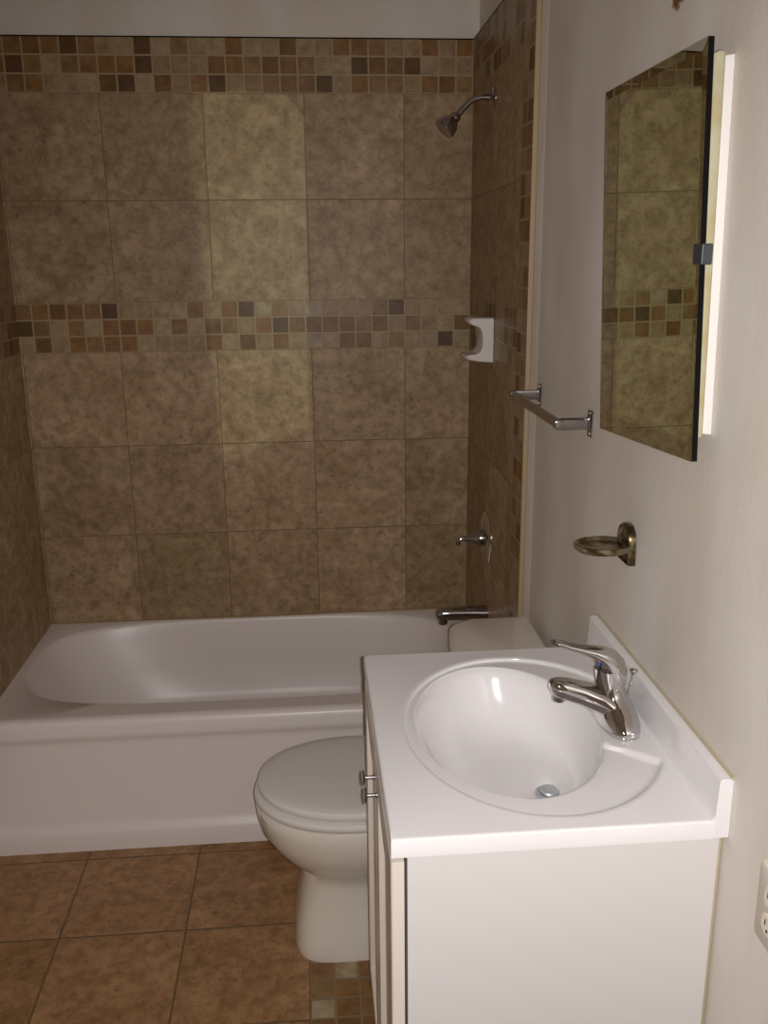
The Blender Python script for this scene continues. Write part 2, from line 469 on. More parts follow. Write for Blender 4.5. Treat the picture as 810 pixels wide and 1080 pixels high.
rings = [rect_ring(H), in_ring(H - 0.001, A0, A1, B, 3.6), in_ring(H - 0.005, A0 - 0.006, A1 - 0.006, B - 0.004, 3.55),
         in_ring(H - 0.014, A0 - 0.013, A1 - 0.011, B - 0.007, 3.5), in_ring(H - 0.05, A0 - 0.032, A1 - 0.020, B - 0.013, 3.4),
         in_ring(H - 0.16, A0 - 0.10, A1 - 0.04, B - 0.040, 3.2), in_ring(H - 0.26, A0 - 0.16, A1 - 0.06, B - 0.06, 3.0),
         in_ring(H - 0.305, A0 - 0.20, A1 - 0.09, B - 0.085, 2.9), in_ring(H - 0.325, A0 - 0.26, A1 - 0.14, B - 0.13, 2.8), in_ring(H - 0.33, 0.3, 0.3, 0.08, 2.5)]
loft(bm, rings, cap0=False)
prof = [(-0.728, H), (-0.738, H - 0.0015), (-0.746, H - 0.006), (-0.751, H - 0.013), (-0.753, H - 0.024), (-0.757, 0.350), (-0.7575, 0.342), (-0.756, 0.334), (-0.7525, 0.327),
        (-0.7515, 0.318), (-0.7525, 0.306), (-0.781, 0.085), (-0.788, 0.070), (-0.797, 0.058), (-0.803, 0.045), (-0.807, 0.0), (-0.70, 0.0)]
nx = 24
loft(bm, [[(TX0 + (TX1 - TX0) * i / nx, y, z) for y, z in prof] for i in range(nx + 1)], cap0=False, cap1=False, closed=False)
link('tub_shell', bm, M_tub, tub)
bm = bmesh.new()  # caulk line along the back and the floor
box(bm, TX0, TX1, -0.006, 0.0, H - 0.002, H + 0.004)
link('caulk_line', bm, M_trim, tub, label='brownish sealant line along the tiled wall')
bm = bmesh.new(); lathe(bm, (-0.125, cy, H - 0.13), (-1, 0, 0.25), [(0, 0.034), (0.006, 0.034), (0.010, 0.028), (0.012, 0.01)])
link('overflow_plate', bm, M_chrome, tub, label='round chrome overflow plate')

# ------------------------------------------------------------------ toilet
TC = -1.165
toi = thing('toilet', 'white toilet with closed lid between the bathtub and the vanity', 'toilet', (-0.45, TC, 0))
def egg(z, xf, xb, hw, ex=2.2, n=64, exb=3.0, xm=None):
    xm = (xf + xb) / 2 + 0.02 if xm is None else xm; out = []
    for i in range(n):
        t = 2 * math.pi * i / n; c, s = math.cos(t), math.sin(t)
        e = ex if c < 0 else exb
        a = (xm - xf) if c < 0 else (xb - xm)
        out.append((xm + math.copysign(abs(c) ** (2 / e), c) * a, TC + math.copysign(abs(s) ** (2 / e), s) * hw, z))
    return out
bm = bmesh.new()
loft(bm, [egg(0.0, -0.638, -0.16, 0.150, 3.8, exb=5, xm=-0.50), egg(0.020, -0.640, -0.16, 0.151, 3.8, exb=5, xm=-0.50), egg(0.06, -0.634, -0.16, 0.140, 3.6, exb=5, xm=-0.49),
          egg(0.12, -0.624, -0.15, 0.126, 3.2, exb=4, xm=-0.47), egg(0.18, -0.616, -0.14, 0.118, 2.9, exb=4, xm=-0.46),
          egg(0.208, -0.622, -0.13, 0.123, 2.6, exb=4, xm=-0.46), egg(0.235, -0.654, -0.12, 0.146, 2.3, exb=4, xm=-0.47),
          egg(0.27, -0.688, -0.11, 0.164, 2.2, exb=4, xm=-0.48), egg(0.31, -0.712, -0.09, 0.180, 2.15, exb=4.5, xm=-0.48),
          egg(0.345, -0.721, -0.06, 0.184, 2.15, exb=5, xm=-0.48), egg(0.368, -0.723, -0.05, 0.185, 2.15, exb=5, xm=-0.48), egg(0.378, -0.716, -0.05, 0.179, 2.15, exb=5, xm=-0.48)])
link('bowl', bm, M_porc_w, toi)
def slab(name, z0, z1, xf, xb, hw, r, mt, lab=None, dome=0.0):
    bm = bmesh.new(); rs = []
    for z, k in ((z0, 1.5 * r), (z0 + 0.15 * r, 0.9 * r), (z0 + 0.45 * r, 0.3 * r), (z0 + 0.9 * r, 0), (z1 - 0.7 * r, 0), (z1 - 0.22 * r, 0.2 * r), (z1, 0.75 * r), (z1 + dome * 0.6, 3.5 * r), (z1 + dome, 8 * r)):
        rs.append(egg(z, xf + k, xb - k, hw - k, 2.12, exb=3.2, xm=-0.47))
    loft(bm, rs); return link(name, bm, mt, toi, label=lab)
slab('seat', 0.382, 0.403, -0.726, -0.255, 0.188, 0.008, M_seat)
slab('lid', 0.408, 0.432, -0.716, -0.250, 0.182, 0.008, M_seat, dome=0.003)
for s in (-1, 1):
    bm = bmesh.new(); lathe(bm, (-0.262, TC + s * 0.075 - 0.018, 0.405), (0, 1, 0), [(0, 0.011), (0.002, 0.014), (0.034, 0.014), (0.036, 0.011)], 16)
    link('hinge', bm, M_seat, toi)
def tank_ring(z, xf, hw, bulge, n=11, xb=-0.005):
    pts = []
    m_ = 16
    for i in range(m_ + 1):
        t = -1 + 2 * i / m_
        x = xf - bulge * (1 - t * t); rr = 1 - abs(t)
        if rr < 0.2: x += (0.2 - rr) ** 2 * 1.1
        pts.append((x, TC + t * hw, z))
    pts += [(xb - 0.004, TC + hw, z), (xb, TC + hw - 0.01, z), (xb, TC - hw + 0.01, z), (xb - 0.004, TC - hw, z)]
    return pts
bm = bmesh.new()
loft(bm, [tank_ring(0.376, -0.165, 0.175, 0.012), tank_ring(0.39, -0.178, 0.188, 0.014), tank_ring(0.55, -0.188, 0.197, 0.016), tank_ring(0.708, -0.195, 0.203, 0.018)])
link('tank', bm, M_porc_w, toi)
bm = bmesh.new()
loft(bm, [tank_ring(0.706, -0.203, 0.210, 0.022, xb=0.0), tank_ring(0.712, -0.208, 0.215, 0.023, xb=0.0), tank_ring(0.732, -0.208, 0.215, 0.023, xb=0.0),
          tank_ring(0.740, -0.202, 0.209, 0.021, xb=-0.004), tank_ring(0.743, -0.190, 0.197, 0.018, xb=-0.012)])
link('tank_lid', bm, M_porc_w, toi)
bm = bmesh.new(); lathe(bm, (-0.195, TC + 0.14, 0.655), (-1, 0, 0), [(0, 0.014), (0.012, 0.013), (0.016, 0.009)], 16)
tube(bm, [(-0.213, TC + 0.14, 0.655), (-0.222, TC + 0.12, 0.653), (-0.225, TC + 0.07, 0.645)], [0.006, 0.006, 0.005])
link('flush_lever', bm, M_chrome, toi)
for s in (-1, 1):
    bm = bmesh.new(); lathe(bm, (-0.40, TC + s * 0.128, 0.02), (0, s * 0.5, 1), [(0, 0.016), (0.012, 0.015), (0.020, 0.009), (0.022, 0.002)], 16)
    link('bolt_cap', bm, M_porc_w, toi)

# ------------------------------------------------------------------ vanity cabinet
VX0, VX1, VY0, VY1, VZ = -0.442, RW, -2.072, -1.480, 0.851
van = thing('vanity_cabinet', 'white two-door vanity cabinet against the painted wall, under the sink top', 'cabinet', (-0.22, -1.776, 0))
bm = bmesh.new()
box(bm, VX0, VX1 - 0.006, VY0, VY0 + 0.016, 0.0, VZ)
link('side_panel', bm, M_cab, van, bevel=0.0012)
bm = bmesh.new(); box(bm, VX0, VX1 - 0.006, VY1 - 0.016, VY1, 0.0, VZ)
link('side_panel', bm, M_cab, van, bevel=0.0012)
bm = bmesh.new()
box(bm, VX0 + 0.0005, VX0 + 0.018, VY0 + 0.016, VY1 - 0.016, 0.79, VZ)
box(bm, VX0 + 0.0005, VX0 + 0.018, VY0 + 0.016, VY1 - 0.016, 0.09, 0.12)
box(bm, VX0 + 0.0005, VX0 + 0.018, VY0 + 0.016, VY0 + 0.05, 0.12, 0.79)
box(bm, VX0 + 0.0005, VX0 + 0.018, VY1 - 0.05, VY1 - 0.016, 0.12, 0.79)
link('face_frame', bm, M_cab, van)
bm = bmesh.new(); box(bm, VX0 + 0.07, VX0 + 0.085, VY0 + 0.016, VY1 - 0.016, 0.0, 0.09)
box(bm, VX0 + 0.018, VX1 - 0.006, VY0 + 0.016, VY1 - 0.016, 0.09, 0.10)
link('toe_kick', bm, M_cab, van)
bm = bmesh.new(); box(bm, VX1 - 0.006, VX1, VY0 + 0.002, VY0 + 0.010, 0.0, VZ - 0.004)
link('caulk_bead', bm, mat('beige_sealant', lin(180, 168, 142), 0.6), van, bevel=0.003)


def door(ya, yb, ky, lab):
    """framed door, front towards -X, recessed panel with a sloped inner edge"""
    xf, xb, za, zb = VX0 - 0.0235, VX0 - 0.0045, 0.118, 0.835
    bm = bmesh.new()
    st = 0.052
    def R(x, i): return [(x, ya + i, za + i), (x, yb - i, za + i), (x, yb - i, zb - i), (x, ya + i, zb - i)]
    loft(bm, [R(xb, 0), R(xf + 0.002, 0), R(xf, 0.002), R(xf, st), R(xf + 0.0095, st + 0.006), R(xf + 0.0095, st + 0.012)])
    d = link('door', bm, M_cabdoor, van, smooth=False, label=lab)
    bm = bmesh.new(); kz = 0.772
    lathe(bm, (xf, ky, kz), (-1, 0, 0), [(0, 0.0055), (0.0015, 0.0055), (0.0025, 0.0030), (0.0165, 0.0030), (0.0175, 0.009), (0.0185, 0.0130), (0.0200, 0.0138), (0.0215, 0.0130), (0.0230, 0.008), (0.0235, 0.001)], 24)
    k = link('knob', bm, M_dchrome, van)
    k.parent = d; k.matrix_parent_inverse = Matrix()
    return d
ym = (VY0 + VY1) / 2
door(VY0 - 0.001, ym - 0.0015, ym - 0.028, 'near door, next to the wide side panel')
door(ym + 0.0015, VY1 + 0.001, ym + 0.028, 'far door, next to the toilet')

# ------------------------------------------------------------------ sink top
top = thing('sink_countertop', 'glossy white moulded sink top with oval basin and backsplash on the vanity cabinet', 'sink', (-0.22, -1.776, VZ))
SX0, SX1, SY0, SY1, SZ = -0.466, RW, -2.086, -1.466, 0.880
bm = bmesh.new()
ec = Vector((-0.200, -1.781)); ea, eb = 0.214, 0.269      # outer oval
bc = Vector((-0.237, -1.766)); ba, bb_ = 0.157, 0.229      # bowl rim
dc = Vector((-0.160, -1.785))                              # drain
angs = [2 * math.pi * i / 240 for i in range(240)]
BX = SX1 - 0.022
for X in (SX0, BX):
    for Y in (SY0, SY1):
        a = math.atan2(Y - bc.y, X - bc.x) % (2 * math.pi)
        j = min(range(len(angs)), key=lambda i: abs(angs[i] - a)); angs[j] = a
def ell_ray(o, t, c, a, b):
    d = Vector((math.cos(t), math.sin(t))); q = o - c
    A = (d.x / a) ** 2 + (d.y / b) ** 2; Bq = 2 * (q.x * d.x / a ** 2 + q.y * d.y / b ** 2); Cq = (q.x / a) ** 2 + (q.y / b) ** 2 - 1
    return (-Bq + math.sqrt(Bq * Bq - 4 * A * Cq)) / (2 * A)
def sst(e0, e1, x):
    t = max(0, min(1, (x - e0) / (e1 - e0))); return t * t * (3 - 2 * t)
DEP = 0.0055
def deck(x, y):
    """1 where the flat faucet deck stands above the recessed ledge"""
    yl = -1.872 - (x + 0.078) * 0.8; yr = -1.668 + (x + 0.078) * 0.8
    return sst(-0.096, -0.088, x) * sst(yl - 0.003, yl + 0.003, y) * (1 - sst(yr - 0.003, yr + 0.003, y))
rings = []
K = 6
for r_i in range(0, K + 1):                                # bowl edge -> outer oval
    rings.append([])
def ring_at(fr, zf):
    out = []
    for t in angs:
        rb = ell_ray(bc, t, bc, ba, bb_); re = max(ell_ray(bc, t, ec, ea, eb), rb + 0.006)
        r = rb + (re - rb) * fr
        x, y = bc.x + math.cos(t) * r, bc.y + math.sin(t) * r
        d = 1 - deck(x, y)
        out.append((x, y, SZ - DEP * d * zf))
    return out
outer = [(bc.x + math.cos(t) * ray_r(t, bc.x - SX0 - 0.003, BX - bc.x, bc.y - SY0 - 0.003, SY1 - bc.y - 0.003), bc.y + math.sin(t) * ray_r(t, bc.x - SX0 - 0.003, BX - bc.x, bc.y - SY0 - 0.003, SY1 - bc.y - 0.003), SZ) for t in angs]
e1 = []
for t in angs:
    re = max(ell_ray(bc, t, ec, ea, eb), ell_ray(bc, t, bc, ba, bb_) + 0.006) + 0.004
    e1.append((bc.x + math.cos(t) * re, bc.y + math.sin(t) * re, SZ + 0.0004))
e2 = [(x + (bc.x - x) * -0.02, y + (bc.y - y) * -0.02, SZ) for x, y, z in e1]
outer2 = [(bc.x + math.cos(t) * ray_r(t, bc.x - SX0 - 0.006, BX - 0.001 - bc.x, bc.y - SY0 - 0.006, SY1 - bc.y - 0.006), bc.y + math.sin(t) * ray_r(t, bc.x - SX0 - 0.006, BX - 0.001 - bc.x, bc.y - SY0 - 0.006, SY1 - bc.y - 0.006), SZ) for t in angs]
rings = [outer, outer2, e2, e1, ring_at(1.0, 0.25), ring_at(0.97, 0.75), ring_at(0.93, 1.0)] + [ring_at(f, 1.0) for f in (0.85, 0.7, 0.55, 0.4, 0.28, 0.18, 0.1, 0.04)]
for s, z in ((1.0, 0.0015), (0.985, 0.004), (0.965, 0.010), (0.945, 0.018), (0.92, 0.030), (0.89, 0.045), (0.85, 0.062), (0.80, 0.078), (0.74, 0.092),
             (0.66, 0.104), (0.56, 0.113), (0.45, 0.119), (0.34, 0.1235), (0.24, 0.127), (0.17, 0.1295), (0.135, 0.131)):
    k = (1 - s) / (1 - 0.135); kk = k ** 1.1
    c = bc.lerp(dc, kk)
    ring = []
    for t in angs:
        a_, b_ = ba * s, bb_ * s
        if s < 0.5:
            q = (0.5 - s) / 0.365; rr = 0.0235; a_ = a_ * (1 - q) + rr * q; b_ = b_ * (1 - q) + rr * q
        r = ray_r(t, a_, a_, b_, b_, 2.0)
        x, y = c.x + math.cos(t) * r, c.y + math.sin(t) * r
        if z < 0.02:
            top_z = SZ - DEP * (1 - deck(bc.x + math.cos(t) * (ell_ray(bc, t, bc, ba, bb_) + 0.003), bc.y + math.sin(t) * ell_ray(bc, t, bc, ba, bb_)))
        else: top_z = SZ - DEP
        ring.append((x, y, top_z - z))
    rings.append(ring)
loft(bm, rings, cap0=False)
# slab edge and underside
def rr_(i, z): return [(bc.x + math.cos(t) * ray_r(t, bc.x - SX0 - i, BX + 0.0 - bc.x, bc.y - SY0 - i, SY1 - bc.y - i), bc.y + math.sin(t) * ray_r(t, bc.x - SX0 - i, BX - bc.x, bc.y - SY0 - i, SY1 - bc.y - i), z) for t in angs]
loft(bm, [rr_(0.003, SZ), rr_(0.001, SZ - 0.001), rr_(0, SZ - 0.003), rr_(0, VZ), rr_(0.03, VZ)], cap0=False, cap1=False)
bmesh.ops.remove_doubles(bm, verts=bm.verts[:], dist=1e-5)
link('basin_slab', bm, M_marble, top)
bm = bmesh.new()
pr = [(BX, VZ), (BX, SZ), (BX - 0.006, SZ), (BX - 0.002, SZ + 0.0018), (BX, SZ + 0.006), (BX + 0.002, 0.943), (BX + 0.004, 0.946), (SX1 - 0.002, 0.946), (SX1, 0.944), (SX1, VZ)]
pr = [(BX, VZ), (BX - 0.007, SZ - 0.001), (BX - 0.007, SZ + 0.0003), (BX - 0.003, SZ + 0.002), (BX, SZ + 0.007), (BX + 0.002, 0.941), (BX + 0.0035, 0.9445), (BX + 0.006, 0.946), (SX1 - 0.002, 0.946), (SX1, 0.944), (SX1, VZ)]
loft(bm, [[(x, y, z) for x, z in pr] for y in (SY0 + 0.0005, SY1 - 0.0005)])
link('backsplash', bm, M_marble, top, bevel=0.0015, angle=60)
bm = bmesh.new()
box(bm, SX1 - 0.004, SX1 + 0.0, SY0, SY1, 0.944, 0.949)
link('caulk_line', bm, mat('old_sealant', lin(186, 178, 150), 0.6), top, label='dull sealant line above the backsplash')
zb = SZ - DEP - 0.131
bm = bmesh.new(); lathe(bm, (dc.x, dc.y, zb - 0.002), (0, 0, 1), [(0, 0.0235), (0.004, 0.0245), (0.006, 0.022), (0.006, 0.0185), (0.003, 0.018), (0.003, 0.001)], 32)
dr = link('drain', bm, M_drain, top)
bm = bmesh.new(); lathe(bm, (dc.x, dc.y, zb + 0.001), (0.08, -0.05, 1), [(0, 0.015), (0.005, 0.0165), (0.008, 0.015), (0.009, 0.009), (0.0085, 0.001)], 32)
st = link('stopper', bm, M_drain, top); st.parent = dr; st.matrix_parent_inverse = Matrix()

# ------------------------------------------------------------------ faucet
FYc = -1.775
fau = thing('faucet', 'chrome single-lever faucet on the sink deck beside the basin', 'faucet', (-0.047, FYc, SZ))
bm = bmesh.new()
def base_ring(z, hl, hw, cx_=-0.047, ex=2.6, n=48):
    out = []
    for i in range(n):
        t = 2 * math.pi * i / n; c, s = math.cos(t), math.sin(t)
        out.append((cx_ + math.copysign(abs(c) ** (2 / ex), c) * hw, FYc + math.copysign(abs(s) ** (2 / ex), s) * hl, z))
    return out
loft(bm, [base_ring(SZ, 0.081, 0.0325), base_ring(SZ + 0.007, 0.082, 0.0335), base_ring(SZ + 0.014, 0.079, 0.0330), base_ring(SZ + 0.022, 0.072, 0.0318, ex=2.3),
          base_ring(SZ + 0.030, 0.060, 0.0298, ex=2.1), base_ring(SZ + 0.038, 0.045, 0.0278, -0.048, 2.0), base_ring(SZ + 0.048, 0.031, 0.0252, -0.053, 2.0),
          base_ring(SZ + 0.066, 0.0255, 0.0235, -0.058, 2.0), base_ring(SZ + 0.082, 0.0245, 0.0225, -0.062, 2.0), base_ring(SZ + 0.095, 0.0235, 0.0215, -0.064, 2.0), base_ring(SZ + 0.099, 0.015, 0.013, -0.066, 2.0)])
link('body', bm, M_chrome, fau)
bm = bmesh.new()
sweep(bm, [((-0.030, FYc, 0.903), (-1, 0, .1), 0.018, 0.040, 2.3), ((-0.055, FYc, 0.908), (-1, 0, .28), 0.021, 0.046, 2.3), ((-0.078, FYc, 0.919), (-1, 0, .34), 0.0205, 0.0320, 2.8),
           ((-0.110, FYc, 0.932), (-1, 0, .33), 0.0185, 0.0220, 3.2), ((-0.138, FYc, 0.941), (-1, 0, .28), 0.0170, 0.0195, 3.2), ((-0.152, FYc, 0.944), (-1, 0, .2), 0.0155, 0.0180, 2.9),
           ((-0.160, FYc, 0.947), (-1, 0, .1), 0.0115, 0.0140, 2.5), ((-0.164, FYc, 0.947), (-1, 0, 0), 0.006, 0.008, 2.2)], 32)
link('spout', bm, M_chrome, fau)
bm = bmesh.new(); lathe(bm, (-0.145, FYc, 0.936), (-0.15, 0, -1), [(0, 0.0115), (0.014, 0.0115), (0.017, 0.0105), (0.0172, 0.008), (0.013, 0.0078), (0.013, 0.0005)], 24)
link('aerator', bm, M_dchrome, fau)
bm = bmesh.new()
sweep(bm, [((-0.044, FYc, 0.942), (-.15, 0, 1), 0.0120, 0.0170, 2.0), ((-0.047, FYc, 0.950), (-.15, 0, 1), 0.0170, 0.0215, 2.0), ((-0.051, FYc, 0.968), (-.25, 0, 1), 0.0210, 0.0245, 2.0),
           ((-0.056, FYc, 0.982), (-.5, 0, 1), 0.0220, 0.0245, 2.0), ((-0.064, FYc, 0.993), (-.85, 0, 1), 0.0200, 0.0240, 2.0),
           ((-0.075, FYc, 1.0015), (-1, 0, .6), 0.0140, 0.0220, 2.2), ((-0.089, FYc, 1.0075), (-1, 0, .32), 0.0085, 0.0190, 2.5), ((-0.108, FYc, 1.013), (-1, 0, .22), 0.0052, 0.0150, 2.8),
           ((-0.132, FYc, 1.020), (-1, 0, .3), 0.0034, 0.0120, 3.0), ((-0.152, FYc, 1.0275), (-1, 0, .38), 0.0028, 0.0105, 3.0), ((-0.158, FYc, 1.030), (-1, 0, .4), 0.0018, 0.008, 2.5)], 32)
hd = link('handle', bm, M_chrome, fau)
for k, (zz, mm, lb) in enumerate(((0.989, M_blue, 'blue cold marker'), (0.996, M_red, 'red hot marker'))):
    bm = bmesh.new(); lathe(bm, (-0.0815 - 0.002 * k, FYc - 0.003, zz - 0.004), (-1, -0.1, 0.0), [(-0.004, 0.004), (0.0015, 0.004), (0.002, 0.003)], 12)
    mk = link('temperature_marker', bm, mm, fau, label=lb)
bm = bmesh.new(); tube(bm, [(-0.030, FYc - 0.004, 0.895), (-0.025, FYc - 0.004, 0.930), (-0.0185, FYc - 0.004, 0.966)], 0.0021, 12)
lathe(bm, (-0.0187, FYc - 0.004, 0.964), (0.1, 0, 1), [(0, 0.0025), (0.003, 0.0045), (0.006, 0.0068), (0.008, 0.0068), (0.0095, 0.004), (0.010, 0.0005)], 20)
link('lift_rod', bm, M_chrome, fau)

# ------------------------------------------------------------------ mirror
mirr = thing('wall_mirror', 'frameless mirror with a dark clip, mounted on the painted wall above the sink', 'mirror', (RW, -1.74, 1.64))
MX = -0.022; TILT = 0.014
corners = [(-1.485, 1.9330), (-1.526, 1.347), (-1.943, 1.3725), (-1.908, 1.9320)]   # far top, far bottom, near bottom, near top
cc = Vector((sum(c[0] for c in corners) / 4, sum(c[1] for c in corners) / 4))
def mring(x, ins):
    out = []
    for y, z in corners:
        v = Vector((y, z)) - cc
        out.append((x - TILT * v.y, cc.x + v.x - math.copysign(ins, v.x), cc.y + v.y - math.copysign(ins, v.y)))
    return out
bm = bmesh.new()
loft(bm, [mring(MX + 0.0085, 0.0), mring(MX + 0.0003, 0.0)], cap1=False)
g0 = mring(MX + 0.0003, 0.0); g1 = mring(MX, 0.014)
a = [bm.verts.new(p) for p in g0]; b = [bm.verts.new(p) for p in g1]
for i in range(4):
    f = bm.faces.new((a[i], a[(i + 1) % 4], b[(i + 1) % 4], b[i])); f.material_index = 1
f = bm.faces.new(b); f.material_index = 1
link('glass', bm, [M_dark, M_mirror], mirr, smooth=False)
bm = bmesh.new()
def bring(x, ins): 
    return [(x, -1.53 - ins, 1.915 - ins), (x, -1.56 - ins, 1.405 + ins), (x, -1.918 + ins, 1.405 + ins), (x, -1.892 + ins, 1.915 - ins)]
loft(bm, [bring(RW, 0.0), bring(MX + 0.027, 0.002)])
link('backing_board', bm, M_plaster, mirr, bevel=0.002, label='white board between the glass and the wall')
bm = bmesh.new()
loft(bm, [bring(MX + 0.028, -0.003), bring(MX + 0.018, -0.004), bring(MX + 0.013, -0.001), bring(MX + 0.006, 0.006)])
link('glue_bead', bm, M_caulk, mirr, bevel=0.003, label='yellowed ragged bead of glue')
bm = bmesh.new(); box(bm, MX - 0.002, MX + 0.014, -1.936, -1.906, 1.644, 1.672)
link('clip', bm, M_clip, mirr, bevel=0.002, label='dark grey square clip')

# ------------------------------------------------------------------ towel bar
tb = thing('towel_bar', 'short chrome towel bar on the painted wall left of the mirror', 'towel bar', (RW, -1.14, 1.325))
BXx = -0.047
for yy in (-0.925, -1.350):
    bm = bmesh.new(); box(bm, RW - 0.003, RW, yy - 0.015, yy + 0.015, 1.296, 1.352)
    box(bm, RW - 0.007, RW - 0.003, yy - 0.009, yy + 0.009, 1.309, 1.341)
    pl = link('bracket', bm, M_dchrome, tb, bevel=0.0015)
    bm = bmesh.new()
    sweep(bm, [((RW - 0.006, yy, 1.325), (-1, 0, 0), 0.0125, 0.005, 5), ((BXx + 0.004, yy, 1.325), (-1, 0, 0), 0.0125, 0.005, 5), ((BXx - 0.008, yy, 1.325), (-1, 0, 0), 0.0095, 0.005, 4), ((BXx - 0.011, yy, 1.325), (-1, 0, 0), 0.004, 0.004, 3)], 24)
    ar = link('arm', bm, M_dchrome, tb); ar.parent = pl; ar.matrix_parent_inverse = Matrix()
    for dz in (0.021, -0.021):
        bm = bmesh.new(); lathe(bm, (RW - 0.003, yy, 1.3245 + dz), (-1, 0, 0), [(0, 0.004), (0.0015, 0.0038), (0.002, 0.002)], 12)
        sc_ = link('screw', bm, M_steel, tb); sc_.parent = pl; sc_.matrix_parent_inverse = Matrix()
bm = bmesh.new()
n_ = 40; rg = []
for yy in (-1.357, -1.3565, -0.919, -0.9185):
    k = 1.0 if yy in (-1.3565, -0.919) else 0.7
    rg.append([(BXx + math.cos(2 * math.pi * i / n_) * (0.0098 - 0.0008 * (i % 4 == 0)) * k, yy, 1.325 + math.sin(2 * math.pi * i / n_) * (0.0098 - 0.0008 * (i % 4 == 0)) * k) for i in range(n_)])
loft(bm, rg); link('rod', bm, M_dchrome, tb)

# ------------------------------------------------------------------ tarnished soap / cup holder
sh = thing('soap_holder', 'tarnished metal soap holder with an oval tray on the painted wall above the sink', 'soap holder', (RW, -1.62, 1.15))
bm = bmesh.new()
def arch(x, k):
    pts = [(x, -1.618 - 0.030 * k, 1.116 + 0.012 * (1 - k)), (x, -1.618 + 0.030 * k, 1.116 + 0.012 * (1 - k))]
    for i in range(13):
        a_ = math.pi * i / 12; pts.append((x, -1.618 + math.cos(a_) * 0.030 * k, 1.155 + math.sin(a_) * 0.030 * k))
    return pts
loft(bm, [arch(RW, 1.1), arch(RW - 0.010, 1.1), arch(RW - 0.014, 1.02), arch(RW - 0.014, 0.92), arch(RW - 0.009, 0.80)])
link('back_plate', bm, M_brass, sh)
bm = bmesh.new()
tcx, tcy, tz = -0.036, -1.640, 1.150
def tr(z, k): return [(tcx + math.cos(2 * math.pi * i / 48) * 0.053 * k, tcy + math.sin(2 * math.pi * i / 48) * 0.044 * k, z) for i in range(48)]
loft(bm, [tr(tz - 0.007, 0.5), tr(tz - 0.006, 0.86), tr(tz, 0.98), tr(tz + 0.006, 1.0), tr(tz + 0.008, 0.97), tr(tz + 0.006, 0.92), tr(tz + 0.001, 0.84), tr(tz - 0.001, 0.4)])
sweep(bm, [((RW - 0.006, -1.622, 1.146), (-1, 0, 0), 0.014, 0.018, 2.5), ((-0.004, -1.628, 1.149), (-1, 0, 0), 0.006, 0.022, 2.5)], 20)
link('tray', bm, M_brass, sh)

# ------------------------------------------------------------------ shower head, valve, spout, ceramic holder
SYy = -0.352
shw = thing('shower', 'small chrome shower head on a bent arm high on the side tile wall', 'shower head', (0, SYy, 2.105))
bm = bmesh.new(); lathe(bm, (0, SYy, 2.105), (-1, 0, 0), [(0, 0.031), (0.003, 0.031), (0.007, 0.027), (0.011, 0.014), (0.012, 0.009)])
link('flange', bm, M_dchrome, shw)
bm = bmesh.new(); path = catmull([(-0.002, SYy, 2.105), (-0.035, SYy, 2.106), (-0.062, SYy, 2.099), (-0.085, SYy, 2.080), (-0.108, SYy, 2.055)])
tube(bm, path, 0.0085); link('arm', bm, M_dchrome, shw)
bm = bmesh.new(); hd_ = Vector((-0.70, -0.10, -0.70)).normalized(); o_ = Vector((-0.104, SYy, 2.060))
lathe(bm, o_, hd_, [(0, 0.010), (0.004, 0.014), (0.012, 0.015), (0.018, 0.014), (0.024, 0.020), (0.034, 0.027), (0.048, 0.031), (0.058, 0.031), (0.061, 0.028), (0.060, 0.022), (0.056, 0.0005)])
link('spray_head', bm, M_dchrome, shw)

val = thing('shower_valve', 'chrome shower valve with round plate and short lever on the side tile wall', 'shower valve', (0, -0.378, 0.782))
VY, VZz = -0.378, 0.782
bm = bmesh.new(); lathe(bm, (0, VY, VZz), (-1, 0, 0), [(0, 0.086), (0.003, 0.086), (0.007, 0.080), (0.012, 0.060), (0.014, 0.030), (0.014, 0.024)], 48)
link('escutcheon', bm, M_chrome, val)
bm = bmesh.new(); lathe(bm, (-0.012, VY, VZz), (-1, 0, 0), [(0, 0.027), (0.012, 0.027), (0.022, 0.023), (0.040, 0.015), (0.055, 0.0095), (0.062, 0.006)], 32)
tube(bm, catmull([(-0.062, VY, VZz), (-0.078, VY, VZz + 0.001), (-0.090, VY, VZz - 0.006), (-0.094, VY, VZz - 0.022)], 5), 0.0055, 14)
link('lever', bm, M_dchrome, val)

spo = thing('tub_spout', 'chrome tub spout low on the side tile wall over the bathtub', 'tub spout', (0, -0.40, 0.53))
bm = bmesh.new(); q = -0.40
sweep(bm, [((0, q, 0.530), (-1, 0, 0), 0.0265, 0.0265, 2), ((-0.012, q, 0.530), (-1, 0, 0), 0.0265, 0.0265, 2), ((-0.06, q, 0.532), (-1, 0, 0), 0.0235, 0.0245, 2.1), ((-0.11, q, 0.533), (-1, 0, 0), 0.0215, 0.0230, 2.3),
           ((-0.145, q, 0.532), (-1, 0, -.1), 0.0205, 0.0220, 2.4), ((-0.160, q, 0.530), (-1, 0, -.2), 0.017, 0.019, 2.4), ((-0.167, q, 0.528), (-1, 0, -.2), 0.009, 0.012, 2.2)], 28)
link('body', bm, M_dchrome, spo)
bm = bmesh.new(); lathe(bm, (-0.145, q, 0.520), (0, 0, -1), [(0, 0.015), (0.018, 0.0155), (0.022, 0.014), (0.022, 0.011), (0.012, 0.010), (0.012, 0.0005)], 20)
link('nozzle', bm, M_dchrome, spo)

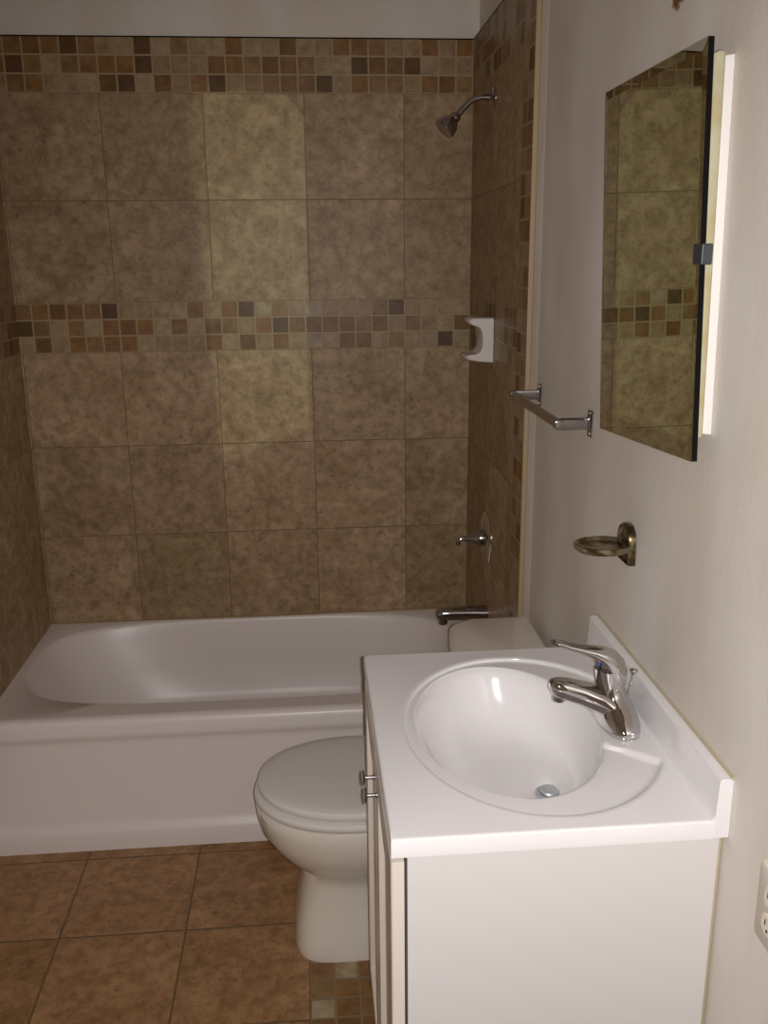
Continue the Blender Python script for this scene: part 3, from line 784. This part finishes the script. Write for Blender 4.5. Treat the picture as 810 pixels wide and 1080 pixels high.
cer = thing('ceramic_holder', 'white ceramic holder with two short arms on the side tile wall mosaic band', 'soap holder', (0, -0.37, 1.42))
bm = bmesh.new()
pc = [(0, 1.350), (0, 1.486), (-0.062, 1.486), (-0.074, 1.483), (-0.076, 1.474), (-0.072, 1.467), (-0.055, 1.462), (-0.042, 1.455), (-0.036, 1.440), (-0.034, 1.418), (-0.036, 1.396),
      (-0.044, 1.383), (-0.058, 1.376), (-0.082, 1.374), (-0.086, 1.368), (-0.080, 1.361), (-0.050, 1.354)]
ys = [(-0.425, 0.90), (-0.421, 0.96), (-0.412, 1.0), (-0.328, 1.0), (-0.319, 0.96), (-0.315, 0.90)]
loft(bm, [[(x * k, y, 1.418 + (z - 1.418) * (0.5 + 0.5 * k)) for x, z in pc] for y, k in ys])
link('holder_body', bm, M_ceramic, cer, bevel=0.003, angle=50)

# ------------------------------------------------------------------ wall outlet
ou = thing('wall_outlet', 'ivory wall outlet with a rounded cover plate at the right edge, beside the vanity', 'outlet', (RW, -2.218, 0.835))
def rrect(x, yc, zc, hy, hz, r, n=5):
    pts = []
    for sy, sz, a0 in ((1, 1, 0), (-1, 1, 90), (-1, -1, 180), (1, -1, 270)):
        for i in range(n + 1):
            a_ = math.radians(a0 + 90 * i / n)
            pts.append((x, yc + sy * (hy - r) + math.cos(a_) * r, zc + sz * (hz - r) + math.sin(a_) * r))
    return pts
OY, OZ = -2.224, 0.835
bm = bmesh.new(); loft(bm, [rrect(RW, OY, OZ, 0.040, 0.060, 0.012), rrect(RW - 0.003, OY, OZ, 0.040, 0.060, 0.012), rrect(RW - 0.006, OY, OZ, 0.036, 0.056, 0.010)])
cp = link('cover_plate', bm, M_plate, ou)
bm = bmesh.new(); lathe(bm, (RW - 0.0055, OY, OZ), (-1, 0, 0), [(0, 0.003), (0.0012, 0.003), (0.0018, 0.0015)], 12)
link('screw', bm, M_steel, ou)
for dz in (0.020, -0.020):
    bm = bmesh.new(); loft(bm, [rrect(RW - 0.005, OY, OZ + dz, 0.0165, 0.0145, 0.010), rrect(RW - 0.008, OY, OZ + dz, 0.0165, 0.0145, 0.010), rrect(RW - 0.009, OY, OZ + dz, 0.0155, 0.0135, 0.009)])
    rc = link('receptacle', bm, M_plate, ou)
    bm = bmesh.new()
    for dy in (-0.006, 0.006): box(bm, RW - 0.0094, RW - 0.008, OY + dy - 0.001, OY + dy + 0.001, OZ + dz - 0.001, OZ + dz + 0.007)
    lathe(bm, (RW - 0.008, OY, OZ + dz - 0.007), (-1, 0, 0), [(0, 0.0022), (0.0014, 0.0022)], 12)
    sl = link('slots', bm, M_dark, ou); sl.parent = rc; sl.matrix_parent_inverse = Matrix()
